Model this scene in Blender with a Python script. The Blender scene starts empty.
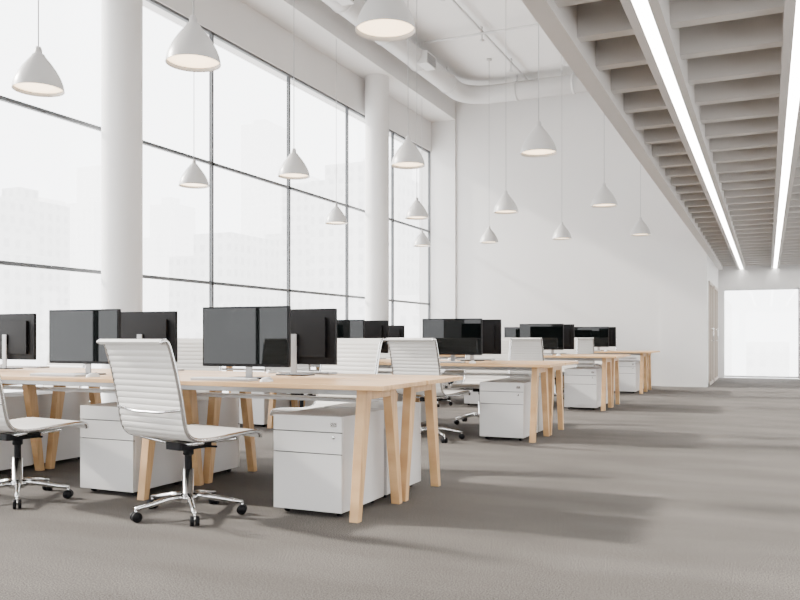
import bpy, math, random
from mathutils import Vector, Matrix
random.seed(4)
S = bpy.context.scene
COL = S.collection

# ------------------------------------------------------------------ materials
def mat(name, color, rough=0.5, metal=0.0, spec=0.5, emit=None, estr=0.0, noise=None, bump=None):
    m = bpy.data.materials.new(name); m.use_nodes = True
    nt = m.node_tree; b = nt.nodes['Principled BSDF']
    b.inputs['Base Color'].default_value = (*color, 1)
    b.inputs['Roughness'].default_value = rough
    b.inputs['Metallic'].default_value = metal
    b.inputs['Specular IOR Level'].default_value = spec
    if emit:
        b.inputs['Emission Color'].default_value = (*emit, 1)
        b.inputs['Emission Strength'].default_value = estr
    if noise:
        tc = nt.nodes.new('ShaderNodeTexCoord')
        n = nt.nodes.new('ShaderNodeTexNoise'); n.inputs['Scale'].default_value = noise[0]
        n.inputs['Detail'].default_value = 4
        nt.links.new(tc.outputs['Object'], n.inputs['Vector'])
        r = nt.nodes.new('ShaderNodeValToRGB')
        a = noise[1]
        r.color_ramp.elements[0].position = 0.35; r.color_ramp.elements[1].position = 0.65
        r.color_ramp.elements[0].color = (*[c*(1-a) for c in color], 1)
        r.color_ramp.elements[1].color = (*[min(1, c*(1+a)) for c in color], 1)
        nt.links.new(n.outputs['Fac'], r.inputs['Fac'])
        nt.links.new(r.outputs['Color'], b.inputs['Base Color'])
    return m

M_wall = mat('wall_paint', (0.66, 0.65, 0.64), 0.8, noise=(1.5, 0.012))
M_ceil = mat('ceiling_paint', (0.70, 0.69, 0.68), 0.85, noise=(1.2, 0.01))
M_mezz = mat('mezzanine_paint', (0.52, 0.495, 0.47), 0.8, noise=(1.5, 0.015))
M_duct = mat('duct_paint', (0.56, 0.555, 0.55), 0.45, noise=(2, 0.01))
M_frame = mat('window_frame_metal', (0.09, 0.095, 0.10), 0.4)
M_wframe = mat('white_frame', (0.7, 0.7, 0.7), 0.4)
M_lam = mat('white_laminate', (0.62, 0.61, 0.60), 0.38)
M_groove = mat('drawer_gap', (0.04, 0.04, 0.04), 0.7)
M_leather = mat('cream_leather', (0.66, 0.64, 0.61), 0.42)
M_chrome = mat('polished_aluminium', (0.72, 0.72, 0.72), 0.14, metal=1)
M_black = mat('black_plastic', (0.005, 0.005, 0.006), 0.5, spec=0.15)
M_screen = mat('screen_glass', (0.003, 0.004, 0.004), 0.015, spec=0.28)
M_silver = mat('silver_plastic', (0.35, 0.35, 0.35), 0.35, metal=0.6)
M_key = mat('keyboard_white', (0.75, 0.75, 0.75), 0.4)
M_shade = mat('lamp_shade_paint', (0.50, 0.49, 0.48), 0.35)
M_glow = mat('lamp_diffuser', (0.9, 0.85, 0.75), 0.5, emit=(1.0, 0.74, 0.46), estr=5.0)
M_cord = mat('lamp_cord', (0.4, 0.4, 0.4), 0.5)
M_strip = mat('led_diffuser', (1, 1, 1), 0.5, emit=(1.0, 0.98, 0.95), estr=20.0)
M_door = mat('door_frame_beige', (0.42, 0.36, 0.30), 0.5)

def wood():
    m = bpy.data.materials.new('light_oak_wood'); m.use_nodes = True
    nt = m.node_tree; b = nt.nodes['Principled BSDF']; b.inputs['Roughness'].default_value = 0.45
    tc = nt.nodes.new('ShaderNodeTexCoord'); mp = nt.nodes.new('ShaderNodeMapping')
    mp.inputs['Scale'].default_value = (0.8, 14, 1.2)
    n = nt.nodes.new('ShaderNodeTexNoise'); n.inputs['Scale'].default_value = 3; n.inputs['Detail'].default_value = 6
    r = nt.nodes.new('ShaderNodeValToRGB')
    r.color_ramp.elements[0].color = (0.49, 0.285, 0.125, 1); r.color_ramp.elements[1].color = (0.66, 0.415, 0.205, 1)
    r.color_ramp.elements[0].position = 0.3; r.color_ramp.elements[1].position = 0.7
    nt.links.new(tc.outputs['Object'], mp.inputs['Vector']); nt.links.new(mp.outputs['Vector'], n.inputs['Vector'])
    nt.links.new(n.outputs['Fac'], r.inputs['Fac']); nt.links.new(r.outputs['Color'], b.inputs['Base Color'])
    return m
M_wood = wood()

def carpet():
    m = bpy.data.materials.new('grey_carpet'); m.use_nodes = True
    nt = m.node_tree; b = nt.nodes['Principled BSDF']; b.inputs['Roughness'].default_value = 0.95
    b.inputs['Specular IOR Level'].default_value = 0.1
    tc = nt.nodes.new('ShaderNodeTexCoord')
    n1 = nt.nodes.new('ShaderNodeTexNoise'); n1.inputs['Scale'].default_value = 150; n1.inputs['Detail'].default_value = 5
    n1.inputs['Roughness'].default_value = 0.75
    n2 = nt.nodes.new('ShaderNodeTexNoise'); n2.inputs['Scale'].default_value = 1.6; n2.inputs['Detail'].default_value = 7
    mp = nt.nodes.new('ShaderNodeMapping'); mp.inputs['Scale'].default_value = (0.5, 1.6, 1)
    nt.links.new(tc.outputs['Object'], n1.inputs['Vector']); nt.links.new(tc.outputs['Object'], mp.inputs['Vector'])
    nt.links.new(mp.outputs['Vector'], n2.inputs['Vector'])
    r1 = nt.nodes.new('ShaderNodeValToRGB')
    r1.color_ramp.elements[0].color = (0.026, 0.023, 0.021, 1); r1.color_ramp.elements[1].color = (0.225, 0.206, 0.188, 1)
    r1.color_ramp.elements[0].position = 0.36; r1.color_ramp.elements[1].position = 0.64
    r2 = nt.nodes.new('ShaderNodeValToRGB')
    r2.color_ramp.elements[0].color = (0.80, 0.80, 0.80, 1); r2.color_ramp.elements[1].color = (1, 1, 1, 1)
    r2.color_ramp.elements[0].position = 0.38; r2.color_ramp.elements[1].position = 0.62
    mx = nt.nodes.new('ShaderNodeMix'); mx.data_type = 'RGBA'; mx.blend_type = 'MULTIPLY'; mx.inputs[0].default_value = 1
    nt.links.new(n1.outputs['Fac'], r1.inputs['Fac']); nt.links.new(n2.outputs['Fac'], r2.inputs['Fac'])
    nt.links.new(r1.outputs['Color'], mx.inputs[6]); nt.links.new(r2.outputs['Color'], mx.inputs[7])
    nt.links.new(mx.outputs[2], b.inputs['Base Color'])
    bp = nt.nodes.new('ShaderNodeBump'); bp.inputs['Strength'].default_value = 0.4; bp.inputs['Distance'].default_value = 0.003
    nt.links.new(n1.outputs['Fac'], bp.inputs['Height']); nt.links.new(bp.outputs['Normal'], b.inputs['Normal'])
    return m
M_carpet = carpet()

def glass():
    m = bpy.data.materials.new('window_glass'); m.use_nodes = True
    nt = m.node_tree; nt.nodes.clear()
    o = nt.nodes.new('ShaderNodeOutputMaterial'); t = nt.nodes.new('ShaderNodeBsdfTransparent')
    g = nt.nodes.new('ShaderNodeBsdfGlossy'); g.inputs['Roughness'].default_value = 0.02
    mx = nt.nodes.new('ShaderNodeMixShader'); mx.inputs[0].default_value = 0.05
    nt.links.new(t.outputs[0], mx.inputs[1]); nt.links.new(g.outputs[0], mx.inputs[2]); nt.links.new(mx.outputs[0], o.inputs[0])
    return m
M_glass = glass()

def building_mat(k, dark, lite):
    m = bpy.data.materials.new('haze_glow_facade'); m.use_nodes = True
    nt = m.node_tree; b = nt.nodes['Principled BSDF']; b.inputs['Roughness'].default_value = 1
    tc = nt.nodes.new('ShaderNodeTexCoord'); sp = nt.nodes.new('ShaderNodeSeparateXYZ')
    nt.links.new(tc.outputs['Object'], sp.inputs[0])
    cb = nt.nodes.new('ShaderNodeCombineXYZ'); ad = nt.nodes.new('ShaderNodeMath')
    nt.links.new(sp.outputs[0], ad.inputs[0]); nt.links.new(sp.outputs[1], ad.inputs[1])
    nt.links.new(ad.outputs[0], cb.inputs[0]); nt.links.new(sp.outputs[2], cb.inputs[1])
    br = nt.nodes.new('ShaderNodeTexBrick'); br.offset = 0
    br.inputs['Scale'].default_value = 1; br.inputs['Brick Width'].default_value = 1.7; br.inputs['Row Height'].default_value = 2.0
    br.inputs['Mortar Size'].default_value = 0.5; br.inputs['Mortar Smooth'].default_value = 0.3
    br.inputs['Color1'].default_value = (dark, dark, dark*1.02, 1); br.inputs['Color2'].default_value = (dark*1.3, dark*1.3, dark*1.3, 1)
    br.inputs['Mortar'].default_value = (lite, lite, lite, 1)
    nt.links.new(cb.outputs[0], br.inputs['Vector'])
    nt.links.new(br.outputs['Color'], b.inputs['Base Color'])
    b.inputs['Emission Color'].default_value = (1, 1, 1, 1); b.inputs['Emission Strength'].default_value = k  # even glow put into the material to stand in for haze
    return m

# ------------------------------------------------------------------ mesh builder
class MB:
    def __init__(s): s.v=[]; s.f=[]; s.m=[]; s.s=[]; s.mats=[]
    def mi(s, m):
        if m not in s.mats: s.mats.append(m)
        return s.mats.index(m)
    def add(s, vs, fs, m, smooth=False):
        o=len(s.v); s.v += [tuple(v) for v in vs]; k=s.mi(m)
        for f in fs: s.f.append([i+o for i in f]); s.m.append(k); s.s.append(smooth)
    def box(s, a, b, m, bev=0.0):
        x0,y0,z0=[min(p,q) for p,q in zip(a,b)]; x1,y1,z1=[max(p,q) for p,q in zip(a,b)]
        s.add([(x0,y0,z0),(x1,y0,z0),(x1,y1,z0),(x0,y1,z0),(x0,y0,z1),(x1,y0,z1),(x1,y1,z1),(x0,y1,z1)],
              [(0,3,2,1),(4,5,6,7),(0,1,5,4),(1,2,6,5),(2,3,7,6),(3,0,4,7)], m)
    def rbox(s, a, b, r, m, axis='z', n=5):
        ax='xyz'.index(axis); i,j=[k for k in range(3) if k!=ax]
        lo=[min(p,q) for p,q in zip(a,b)]; hi=[max(p,q) for p,q in zip(a,b)]
        pts=[]
        for cx,cy,a0 in ((hi[i]-r,hi[j]-r,0),(lo[i]+r,hi[j]-r,90),(lo[i]+r,lo[j]+r,180),(hi[i]-r,lo[j]+r,270)):
            for k in range(n+1):
                t=math.radians(a0+90*k/n); pts.append((cx+r*math.cos(t),cy+r*math.sin(t)))
        N=len(pts); vs=[]
        for lv in (lo[ax],hi[ax]):
            for p in pts:
                c=[0,0,0]; c[i],c[j],c[ax]=p[0],p[1],lv; vs.append(c)
        fs=[tuple(range(N))[::-1], tuple(range(N,2*N))]
        for k in range(N): fs.append((k,(k+1)%N,N+(k+1)%N,N+k))
        s.add(vs,fs,m)
    def beam(s, p, q, w0, w1, m, up=(1,0,0)):
        p=Vector(p); q=Vector(q); up=Vector(up)
        side = (q-p).cross(up).normalized(); u=up.normalized()
        vs=[]
        for c,w in ((p,w0),(q,w1)):
            for a,b2 in ((-1,-1),(1,-1),(1,1),(-1,1)):
                vs.append(c+side*a*w[0]/2+u*b2*w[1]/2)
        for k,c in ((0,p),(4,q)):
            for t in range(4): vs[k+t].z=c.z
        s.add(vs,[(0,1,2,3),(7,6,5,4),(0,4,5,1),(1,5,6,2),(2,6,7,3),(3,7,4,0)],m)
    def lathe(s, prof, m, c=(0,0,0), n=32, smooth=True, axis='z', caps=False):
        vs=[];fs=[]; P=len(prof)
        for k in range(n):
            t=2*math.pi*k/n
            for r,z in prof:
                p=(r*math.cos(t),r*math.sin(t),z)
                if axis=='x': p=(z,p[0],p[1])
                if axis=='y': p=(p[0],z,p[1])
                vs.append((c[0]+p[0],c[1]+p[1],c[2]+p[2]))
        for k in range(n):
            k2=(k+1)%n
            for j in range(P-1): fs.append((k*P+j,k2*P+j,k2*P+j+1,k*P+j+1))
        s.add(vs,fs,m,smooth)
    def tube(s, pts, r, m, n=10, caps=True, flat=1.0):
        pts=[Vector(p) for p in pts]; vs=[];fs=[]; L=len(pts)
        rs = r if isinstance(r,(list,tuple)) else [r]*L
        ref=None
        for i,p in enumerate(pts):
            t=(pts[min(i+1,L-1)]-pts[max(i-1,0)]).normalized()
            if ref is None:
                ref=Vector((0,0,1)) if abs(t.z)<0.9 else Vector((1,0,0))
            a=(ref-t*ref.dot(t)).normalized(); ref=a; b=t.cross(a)
            for k in range(n):
                th=2*math.pi*k/n; vs.append(p+a*math.cos(th)*rs[i]+b*math.sin(th)*rs[i]*flat)
        for i in range(L-1):
            for k in range(n):
                k2=(k+1)%n; fs.append((i*n+k,i*n+k2,(i+1)*n+k2,(i+1)*n+k))
        if caps: fs.append(tuple(range(n))[::-1]); fs.append(tuple(range((L-1)*n,L*n)))
        s.add(vs,fs,m,True)
    def mesh(s, name):
        me=bpy.data.meshes.new(name); me.from_pydata(s.v,[],s.f)
        for m in s.mats: me.materials.append(m)
        me.polygons.foreach_set('material_index', s.m); me.polygons.foreach_set('use_smooth', s.s)
        me.update(); me.validate()
        import bmesh
        bm=bmesh.new(); bm.from_mesh(me); bmesh.ops.recalc_face_normals(bm, faces=bm.faces); bm.to_mesh(me); bm.free()
        return me
def obj(name, me, loc=(0,0,0), rz=0, bevel=0):
    if isinstance(me, MB): me=me.mesh(name)
    o=bpy.data.objects.new(name, me); COL.objects.link(o); o.location=loc; o.rotation_euler=(0,0,rz)
    if bevel:
        b=o.modifiers.new('bevel','BEVEL'); b.width=bevel; b.segments=2; b.limit_method='ANGLE'; b.angle_limit=math.radians(50)
    return o
def spline(P, n=8):
    P=[Vector(p) for p in P]; out=[]
    for i in range(len(P)-1):
        p0=P[max(i-1,0)];p1=P[i];p2=P[i+1];p3=P[min(i+2,len(P)-1)]
        for k in range(n):
            t=k/n
            out.append(0.5*((2*p1)+(p2-p0)*t+(2*p0-5*p1+4*p2-p3)*t*t+(3*p1-p0-3*p2+p3)*t**3))
    out.append(P[-1]); return out

# ------------------------------------------------------------------ room
XW, XR, YB, YF, YE, ZC = -7.0, 3.6, -5.0, 17.3, 21.4, 6.5
XM, ZM = -1.1, 2.65
b=MB(); b.box((XW-0.3,YB-0.3,-0.2),(XR+0.3,YE+0.3,0),M_carpet); obj('floor',b)
b=MB(); b.box((XW-0.3,YB-0.3,ZC),(XM+0.3,YF+0.3,ZC+0.2),M_ceil); obj('ceiling',b)
# far wall
b=MB(); b.box((XW-0.3,YF,0),(XM,YF+0.2,ZC),M_wall)
b.box((XW,YF-0.06,0),(-6.42,YF,5.9),M_wall)
b.box((-1.98,YF-0.03,0),(XM,YF,ZM+0.25),M_wall)
obj('wall_far',b)
# corridor left wall with doors
b=MB()
b.box((XM-0.2,YF+0.2,0),(XM,17.75,ZM+0.4),M_wall); b.box((XM-0.2,17.75,2.15),(XM,20.9,ZM+0.4),M_wall)
b.box((XM-0.2,19.2,0),(XM,19.45,2.15),M_wall); b.box((XM-0.2,20.9,0),(XM,YE,ZM+0.4),M_wall)
obj('wall_corridor',b)
for k,(y0,y1) in enumerate(((17.75,19.2),(19.45,20.9))):
    b=MB()
    for yy in (y0,(y0+y1)/2-0.03,y1-0.06): b.box((XM-0.12,yy,0),(XM+0.02,yy+0.06,2.15),M_door)
    b.box((XM-0.12,y0,2.09),(XM+0.02,y1,2.15),M_door); b.box((XM-0.12,y0,0),(XM+0.02,y1,0.06),M_door)
    b.box((XM-0.08,y0+0.06,0.06),(XM-0.06,y1-0.06,2.09),M_lam)
    b.tube([(XM+0.05,(y0+y1)/2+0.1,0.9),(XM+0.05,(y0+y1)/2+0.1,1.2)],0.01,M_chrome)
    for z in (0.92,1.18): b.tube([(XM-0.06,(y0+y1)/2+0.1,z),(XM+0.05,(y0+y1)/2+0.1,z)],0.008,M_chrome)
    obj('door_%d'%(k+1),b)
# end wall with window
b=MB()
b.box((XM-0.2,YE,0),(-0.98,YE+0.2,3.1),M_wall); b.box((0.68,YE,0),(XR,YE+0.2,3.1),M_wall)
b.box((-0.98,YE,2.17),(0.68,YE+0.2,3.1),M_wall)
obj('wall_end',b)
def window(name, ax, c, a0, a1, zs, wf=0.040, mat_f=None, depth=0.05):
    mf=mat_f or M_frame
    b=MB()
    def bx(p0,p1,z0,z1,t=depth,m=mf):
        if ax=='x': b.box((c-t/2,p0,z0),(c+t/2,p1,z1),m)
        else: b.box((p0,c-t/2,z0),(p1,c+t/2,z1),m)
    bx(a0,a0+wf/2,zs[0],zs[-1]); bx(a1-wf/2,a1,zs[0],zs[-1])
    for i,z in enumerate(zs):
        if i==0: bx(a0,a1,z,z+wf)
        elif i==len(zs)-1: bx(a0,a1,z-wf,z)
        else: bx(a0,a1,z-wf/2,z+wf/2)
    bx(a0+wf/2,a1-wf/2,zs[0]+wf,zs[-1]-wf,0.012,M_glass)
    return obj(name,b)
wn=1
ys=[17.24-2*i for i in range(12)]
ZS=(0.12,1.75,3.41,5.24)
for i in range(11):
    window('window_%d'%wn,'x',XW-0.05,ys[i+1],ys[i],ZS); wn+=1
YL0=ys[11]
b=MB()
b.box((XW-0.3,YB-0.3,0),(XW,YF,0.12),M_wall); b.box((XW-0.3,YB-0.3,5.24),(XW,YF,ZC),M_wall)
b.box((XW-0.3,YB-0.3,0.12),(XW,YL0,5.24),M_wall); b.box((XW-0.3,17.24,0.12),(XW,YF,5.24),M_wall)
obj('wall_left',b)
# unseen back wall; windows added for fill light, sized for screen reflections
b=MB()
b.box((XW,YB-0.3,0),(XM,YB,0.9),M_wall); b.box((XM,YB-0.3,0),(XR,YB,0.12),M_wall)
b.box((XW,YB-0.3,2.4),(XR,YB,ZC),M_wall); b.box((XM-0.3,YB-0.3,0.12),(XM,YB,2.4),M_wall); b.box((XW,YB-0.3,0.9),(XW+0.5,YB,2.4),M_wall)
for x in (-4.9,-3.1): b.box((x,YB-0.3,0.9),(x+0.5,YB,2.4),M_wall)
obj('wall_back',b)
for x0,x1 in ((-6.5,-4.9),(-4.4,-3.1),(-2.6,-1.4)):
    window('window_%d'%wn,'y',YB-0.1,x0,x1,(0.9,2.4)); wn+=1
for i in range(2):
    x0=XM+i*2.35; window('window_%d'%wn,'y',YB-0.1,x0,x0+2.35,(0.12,2.4)); wn+=1
# right wall with windows
b=MB()
b.box((XR,YB-0.3,0),(XR+0.3,YE+0.2,0.12),M_wall); b.box((XR,YB-0.3,2.3),(XR+0.3,YE+0.2,3.1),M_wall)
yy=YB
segs=[]
while yy < YE-2.0:
    b.box((XR,yy,0.12),(XR+0.3,yy+0.9,2.3),M_wall); segs.append((yy+0.9,yy+2.5)); yy+=2.5
b.box((XR,yy,0.12),(XR+0.3,YE+0.2,2.3),M_wall)
obj('wall_right',b)
for a,c in segs: window('window_%d'%wn,'x',XR+0.1,a,c,(0.12,2.3)); wn+=1
window('window_%d'%wn,'y',YE+0.05,-0.98,0.68,(0.02,2.17),0.04,M_wframe); wn+=1

# perimeter beam
b=MB(); b.box((XW,YB,5.9),(-6.42,YF,ZC),M_wall); obj('ceiling_beam',b)
# columns
for y in (7.17,13.83,0.5):
    b=MB(); b.lathe([(0.225,0),(0.225,5.9)],M_wall,n=48)
    b.lathe([(0.235,0),(0.235,0.08),(0.225,0.085)],M_wall,n=48)
    obj('round_column',b,(-6.72,y,0))
# mezzanine
b=MB()
b.box((XM,YB,ZM+0.35),(XR,YE,ZM+0.45),M_mezz)
b.box((XM,YB,ZM),(XM+0.11,YE,ZM+0.4),M_mezz)
b.box((XM,YB,ZM+0.4),(XM+0.15,YF+0.2,ZC),M_wall)
y=YB+0.3
while y<YE-0.1:
    b.box((XM+0.11,y,ZM+0.06),(XR,y+0.09,ZM+0.36),M_mezz); y+=0.55
XS=(-0.57,0.165,0.9,1.635,2.37,3.1)
for xs in XS:
    b.box((xs-0.085,YB,ZM-0.01),(xs-0.036,YE,ZM+0.3),M_mezz); b.box((xs+0.036,YB,ZM-0.01),(xs+0.085,YE,ZM+0.3),M_mezz)
    b.box((xs-0.036,YB,ZM+0.03),(xs+0.036,YE,ZM+0.2),M_mezz)
obj('ceiling_mezzanine',b)
for xs in XS:
    b=MB(); b.box((xs-0.035,YB+0.1,ZM-0.005),(xs+0.035,YE-0.02,ZM+0.03),M_strip); obj('linear_ceiling_light',b)
# duct
b=MB()
path=[(-5.95,YB+0.02,6.17),(-5.95,16.0,6.17)]
for k in range(1,9):
    t=math.radians(90*k/8); path.append((-5.35-0.6*math.cos(t),16.0+0.6*math.sin(t),6.17))
path.append((XM-0.01,16.6,6.17))
b.tube(path,0.19,M_duct,n=24)
for y in [YB+1+1.5*i for i in range(14)]:
    if y<16: b.tube([(-5.95,y-0.025,6.17),(-5.95,y+0.025,6.17)],0.205,M_duct,n=24); b.box((-5.97,y-0.01,6.3),(-5.93,y+0.01,ZC),M_duct)
for x in (-4.8,-3.6,-2.4):
    b.tube([(x-0.025,16.6,6.17),(x+0.025,16.6,6.17)],0.205,M_duct,n=24); b.box((x-0.01,16.58,6.3),(x+0.01,16.62,ZC),M_duct)
for y in [0.5+3.3*i for i in range(5)]:
    b.box((-5.85,y,6.0),(-5.65,y+0.45,6.22),M_duct)
    for k in range(4): b.box((-5.655,y+0.03,6.03+0.045*k),(-5.64,y+0.42,6.045+0.045*k),M_groove)
obj('ventilation_duct',b)
b=MB()
for x in (-4.6,-2.9): b.tube([(x,YB+0.03,6.4),(x,YF-0.03,6.4)],0.022,M_duct)
for y in (2.6,6.3,10,13.7): b.tube([(-5.7,y,6.36),(XM-0.05,y,6.36)],0.022,M_duct)
for x in (-4.6,-2.9):
    for y in (2.6,4.5,6.3,8.2,10,11.8,13.7,15.5): b.tube([(x,y,6.25),(x,y,ZC-0.02)],0.018,M_duct); b.lathe([(0.001,6.22),(0.04,6.23),(0.04,6.25),(0.001,6.26)],M_duct,(x,y,0),12)
obj('sprinkler_pipe',b)

# ------------------------------------------------------------------ pendants
b=MB(); ZL=2.865
prof=[(0.0,0.33),(0.020,0.325),(0.026,0.305),(0.028,0.275),(0.044,0.268),(0.054,0.248),(0.074,0.225),(0.100,0.192),(0.124,0.157),(0.145,0.122),(0.162,0.088),(0.174,0.056),(0.181,0.028),(0.184,0.006),(0.185,0.0)]
b.lathe(prof,M_shade,n=40)
b.lathe([(0.185,0.0),(0.180,0.0),(0.176,0.030),(0.168,0.056),(0.155,0.088)],M_shade,n=40)
b.lathe([(0.0,0.024),(0.10,0.024),(0.176,0.028),(0.172,0.04),(0,0.04)],M_glow,n=40)
b.tube([(0,0,0.325),(0,0,ZC-ZL)],0.0045,M_cord,n=8)
b.lathe([(0.0,ZC-ZL),(0.05,ZC-ZL),(0.05,ZC-ZL-0.03),(0.0,ZC-ZL-0.04)],M_shade,n=20)
pm=b.mesh('pendant_lamp')
for y in (4.48,8.12,11.76,15.4):
    for x in (-2.12,-3.57,-5.02,-6.46):
        obj('pendant_lamp',pm,(x,y,ZL))

# ------------------------------------------------------------------ bench desks
LEGX=(-2.03,-3.50,-4.97,-6.30)
def bench():
    b=MB(); x1,x0=-1.85,-6.45
    H=0.74; T=0.026
    cuts=[x1,-3.50,-4.97,x0]
    for (ya,yb) in ((0,0.61),(0.64,1.25)):
        for i in range(3):
            b.box((cuts[i]-(0.002 if i else 0),ya,H-T),(cuts[i+1]+(0.002 if i<2 else 0),yb,H),M_wood)
        b.box((x1-0.18,ya+0.17,H-T-0.04),(x0+0.1,ya+0.20,H-T),M_silver); b.box((x1-0.18,yb-0.20,H-T-0.04),(x0+0.1,yb-0.17,H-T),M_silver)
    for lx in LEGX:
        for (ya,yb) in ((0.03,0.59),(0.66,1.22)):
            b.beam((lx,ya+0.01,0),(lx,ya+0.12,H-T),(0.045,0.055),(0.085,0.055),M_wood)
            b.beam((lx,yb-0.01,0),(lx,yb-0.12,H-T),(0.045,0.055),(0.085,0.055),M_wood)
            b.box((lx-0.025,ya+0.1,H-T-0.06),(lx+0.025,yb-0.1,H-T),M_wood)
    b.box((x1-0.35,0.56,H-0.14),(x0+0.2,0.69,H-0.12),M_lam)
    return b.mesh('bench_desk')
bm_=bench()
def pedestal():
    b=MB(); w,d=0.22,0.54
    z0,z1=0.032,0.56
    b.box((-w,0.02,z0),(w,d,z1),M_lam)
    b.box((-w+0.006,0.012,z0+0.006),(w-0.006,0.021,z1-0.006),M_groove)
    hs=[(z1-0.085,z1),(z1-0.205,z1-0.091),(z0,z1-0.211)]
    for a,c in hs: b.box((-w,0,a),(w,0.014,c),M_lam)
    b.box((w-0.07,-0.003,z1-0.055),(w-0.03,0.0,z1-0.03),M_chrome)
    b.lathe([(0,-0.004),(0.009,-0.004),(0.009,0.0)],M_chrome,(w-0.05,0,z1-0.115),12,axis='y')
    for sx in (-1,1):
        for yy in (0.07,d-0.07):
            b.lathe([(0,-0.012),(0.018,-0.012),(0.018,0.012),(0,0.012)],M_black,(sx*(w-0.05),yy,0.018),14,axis='x')
            b.box((sx*(w-0.05)-0.015,yy-0.015,0.024),(sx*(w-0.05)+0.015,yy+0.015,z0),M_black)
    return b.mesh('drawer_pedestal')
pd=pedestal()
def monitor():
    b=MB(); W,zb,zt=0.315,0.075,0.45
    b.rbox((-W,-0.012,zb),(W,0.014,zt),0.006,M_black,'y',3)
    b.box((-W+0.010,-0.0135,zb+0.018),(W-0.010,-0.012,zt-0.010),M_screen)
    b.box((-W+0.07,0.014,zb+0.05),(W-0.07,0.032,zt-0.06),M_black)
    b.rbox((-0.025,0.032,0.006),(0.025,0.044,0.28),0.005,M_silver,'z',3)
    b.box((-0.03,0.014,0.2),(0.03,0.04,0.28),M_black)
    b.rbox((-0.12,-0.06,0.0),(0.12,0.10,0.008),0.03,M_black,'z',5)
    return b.mesh('computer_monitor')
mo=monitor()
def keyboard():
    b=MB(); b.rbox((-0.21,-0.06,0),(0.21,0.06,0.012),0.012,M_silver,'z',4)
    for r in range(5):
        for c in range(14):
            b.box((-0.203+c*0.029,-0.052+r*0.021,0.012),(-0.203+c*0.029+0.025,-0.052+r*0.021+0.017,0.016),M_key)
    return b.mesh('keyboard')
kb=keyboard()
def mouse():
    b=MB(); 
    prof=[]
    for k in range(7):
        t=math.radians(90*k/6); prof.append((math.cos(t),math.sin(t)))
    vs=[];fs=[];n=18
    for k in range(n):
        a=2*math.pi*k/n
        for r,z in prof: vs.append((0.031*r*math.cos(a),0.055*r*math.sin(a),0.028*z))
    P=len(prof)
    for k in range(n):
        k2=(k+1)%n
        for j in range(P-1): fs.append((k*P+j,k2*P+j,k2*P+j+1,k*P+j+1))
    b.add(vs,fs,M_key,True); b.box((-0.003,0.02,0.024),(0.003,0.035,0.028),M_groove)
    return b.mesh('computer_mouse')
ms=mouse()

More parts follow.
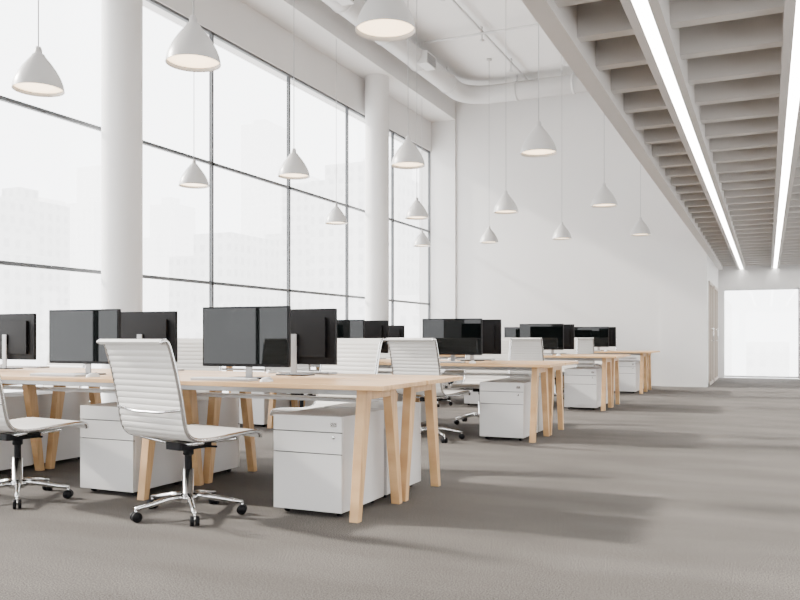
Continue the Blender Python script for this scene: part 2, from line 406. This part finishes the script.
# ------------------------------------------------------------------ chair (faces +Y)
def chair():
    b=MB(); W=0.258
    P=[(0,0.302,0.425),(0,0.295,0.448),(0,0.26,0.462),(0,0.10,0.458),(0,-0.06,0.448),(0,-0.17,0.455),(0,-0.225,0.49),(0,-0.25,0.56),(0,-0.272,0.68),(0,-0.305,0.82),(0,-0.338,0.93),(0,-0.355,0.968),(0,-0.378,0.982),(0,-0.398,0.968)]
    sp=spline(P,14)
    L=[0]
    for i in range(1,len(sp)): L.append(L[-1]+(sp[i]-sp[i-1]).length)
    def at(s):
        for i in range(1,len(L)):
            if L[i]>=s:
                t=(s-L[i-1])/max(1e-9,L[i]-L[i-1]); return sp[i-1].lerp(sp[i],t)
        return sp[-1]
    N=260; tot=L[-1]; pitch=0.034
    pts=[at(tot*i/N) for i in range(N+1)]
    top=[];bot=[]
    for i,p in enumerate(pts):
        t=(pts[min(i+1,N)]-pts[max(i-1,0)]).normalized(); nrm=Vector((0,t.z,-t.y))
        s=tot*i/N; h=0.006+0.0038*abs(math.sin(math.pi*s/pitch))**0.6
        top.append(p+nrm*h); bot.append(p-nrm*h)
    loop=top+bot[::-1]; n=len(loop)
    vs=[(-W,p.y,p.z) for p in loop]+[(W,p.y,p.z) for p in loop]
    fs=[(k,(k+1)%n,n+(k+1)%n,n+k) for k in range(n)]
    for i in range(N):
        j=n-1-i
        fs.append((i,i+1,j-1,j)); fs.append((n+i,n+i+1,n+j-1,n+j))
    b.add(vs,fs,M_leather,False)
    for sx in (-1,1):
        b.tube([(sx*(W+0.006),p.y,p.z) for p in pts[::4]],0.0115,M_chrome,n=8)
    b.tube([(-W,0.12,0.435),(-0.1,0.10,0.41),(0.1,0.10,0.41),(W,0.12,0.435)],0.010,M_chrome,n=8)
    b.tube([(-W,-0.12,0.435),(-0.1,-0.08,0.41),(0.1,-0.08,0.41),(W,-0.12,0.435)],0.010,M_chrome,n=8)
    b.tube([(-W,-0.268,0.62),(-0.1,-0.285,0.60),(0.1,-0.285,0.60),(W,-0.268,0.62)],0.008,M_chrome,n=8)
    b.rbox((-0.07,-0.11,0.375),(0.07,0.12,0.415),0.02,M_black,'z',4)
    b.tube([(0.05,0.02,0.39),(0.2,0.03,0.395)],0.006,M_black)
    b.lathe([(0,0.375),(0.03,0.375),(0.03,0.34),(0.022,0.335)],M_black,n=20)
    b.lathe([(0.02,0.375),(0.02,0.2)],M_black,n=20)
    b.lathe([(0.02,0.26),(0.029,0.26),(0.029,0.12),(0.045,0.115),(0.048,0.075),(0,0.07)],M_chrome,n=24)
    for k in range(5):
        a=math.radians(90+72*k+20); ca,sa=math.cos(a),math.sin(a)
        b.tube([(0.03*ca,0.03*sa,0.105),(0.12*ca,0.12*sa,0.100),(0.24*ca,0.24*sa,0.078),(0.305*ca,0.305*sa,0.068)],[0.022,0.018,0.013,0.011],M_chrome,n=10)
        cx,cy=0.30*ca,0.30*sa
        b.tube([(cx,cy,0.04),(cx,cy,0.07)],0.008,M_chrome)
        dx,dy=-sa,ca
        for sgn in (-1,1):
            c=Vector((cx+dx*0.014*sgn,cy+dy*0.014*sgn,0.027)); w=Vector((dx,dy,0))
            b.tube([c-w*0.009,c+w*0.009],0.027,M_black,n=18)
        b.tube([Vector((cx,cy,0.038))-Vector((dx,dy,0))*0.02,Vector((cx,cy,0.038))+Vector((dx,dy,0))*0.02],0.016,M_chrome,n=12)
    return b.mesh('office_chair')
ch=chair()

Y0=3.87; PITCH=3.64
MX=(-2.965,-4.305,-5.72)
for r in range(4):
    y=Y0+PITCH*r
    obj('bench_desk',bm_,(0,y,0),bevel=0.003)
    for k in range(3):
        px=-2.345-1.47*k
        obj('drawer_pedestal',pd,(px,y+0.06,0),bevel=0.003)
        obj('drawer_pedestal',pd,(px,y+1.18,0),math.pi,bevel=0.003)
        obj('computer_monitor',mo,(MX[k],y+0.36,0.74),math.radians(random.uniform(0,7)))
        obj('computer_monitor',mo,(MX[k]+0.04,y+0.90,0.74),math.pi+math.radians(random.uniform(-4,4)))
        obj('keyboard',kb,(MX[k]+0.0,y+0.14,0.74))
        obj('computer_mouse',ms,(MX[k]+0.3,y+0.14,0.74))
        obj('keyboard',kb,(MX[k],y+1.11,0.74),math.pi)
        obj('computer_mouse',ms,(MX[k]-0.3,y+1.11,0.74),math.pi)
        if r==0 and k==0: cx,cy,a=-2.975,y-0.18,-11
        elif r==0 and k==1: cx,cy,a=-4.21,y-0.27,-7
        else: cx,cy,a=-3.02-1.45*k+random.uniform(-0.05,0.04),y-0.14+random.uniform(-0.04,0.02),random.uniform(-14,8)
        obj('office_chair',ch,(cx,cy,0),math.radians(a))
        obj('office_chair',ch,(-2.99-1.46*k+random.uniform(-0.05,0.04),y+1.25+0.18,0),math.pi+math.radians(random.uniform(-12,12)))

# ------------------------------------------------------------------ city outside
WS=7.6
M_b1=building_mat(WS*0.36,0.22,0.34); M_b2=building_mat(WS*0.52,0.25,0.34)  # far buildings and ground glow more, imitating thicker haze
rnd=random.Random(23)
b=MB()
for i in range(120):
    dist=rnd.uniform(90,360); ang=math.radians(rnd.uniform(95,178))
    x=XW+dist*math.cos(ang); y=5+dist*math.sin(ang)
    w=rnd.uniform(3.5,8); d=rnd.uniform(3.5,8); h=(rnd.random()**1.3)*0.27*dist+rnd.uniform(-2,4)
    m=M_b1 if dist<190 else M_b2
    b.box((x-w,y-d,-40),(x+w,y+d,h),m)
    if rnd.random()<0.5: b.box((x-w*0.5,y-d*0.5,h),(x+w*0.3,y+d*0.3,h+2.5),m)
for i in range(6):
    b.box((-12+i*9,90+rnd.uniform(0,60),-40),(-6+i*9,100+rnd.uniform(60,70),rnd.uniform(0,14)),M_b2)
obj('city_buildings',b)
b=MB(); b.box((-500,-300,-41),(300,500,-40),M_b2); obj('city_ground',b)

# ------------------------------------------------------------------ light
w=bpy.data.worlds.new('overcast_sky'); S.world=w; w.use_nodes=True
bg=w.node_tree.nodes['Background']; bg.inputs['Color'].default_value=(0.97,0.985,1.0,1); bg.inputs['Strength'].default_value=WS
sl=bpy.data.lights.new('hazy_sun','SUN'); sl.energy=13; sl.angle=math.radians(3.5); sl.color=(1,0.95,0.88)
so=bpy.data.objects.new('hazy_sun',sl); COL.objects.link(so)
so.rotation_euler=Vector((0.86,0.12,-0.50)).to_track_quat('-Z','Y').to_euler(); so.location=(-30,0,20)
def portal(loc,rot,sx,sy):
    l=bpy.data.lights.new('window_portal','AREA'); l.shape='RECTANGLE'; l.size=sx; l.size_y=sy; l.cycles.is_portal=True
    o=bpy.data.objects.new('window_portal',l); COL.objects.link(o); o.location=loc; o.rotation_euler=rot
portal((XW-0.32,(YL0+17.24)/2,2.68),(0,math.radians(-90),0),5.12,17.24-YL0)
portal(((XW+XM)/2,YB-0.32,1.65),(math.radians(90),0,0),5.7,1.5)
portal((1.25,YB-0.32,1.26),(math.radians(90),0,0),4.7,2.3)
portal((XR+0.32,(YB+YE)/2,1.2),(0,math.radians(90),0),2.2,YE-YB)
portal((-0.15,YE+0.25,1.1),(math.radians(-90),0,0),1.66,2.15)

# ------------------------------------------------------------------ camera
cam=bpy.data.cameras.new('camera'); co=bpy.data.objects.new('camera',cam); COL.objects.link(co)
co.location=(0,0,1.0); co.rotation_euler=(math.radians(90),0,math.radians(24.3))
cam.sensor_width=36; cam.lens=36*814/800; cam.shift_y=37/800; cam.clip_end=1000; cam.clip_start=0.05
S.camera=co
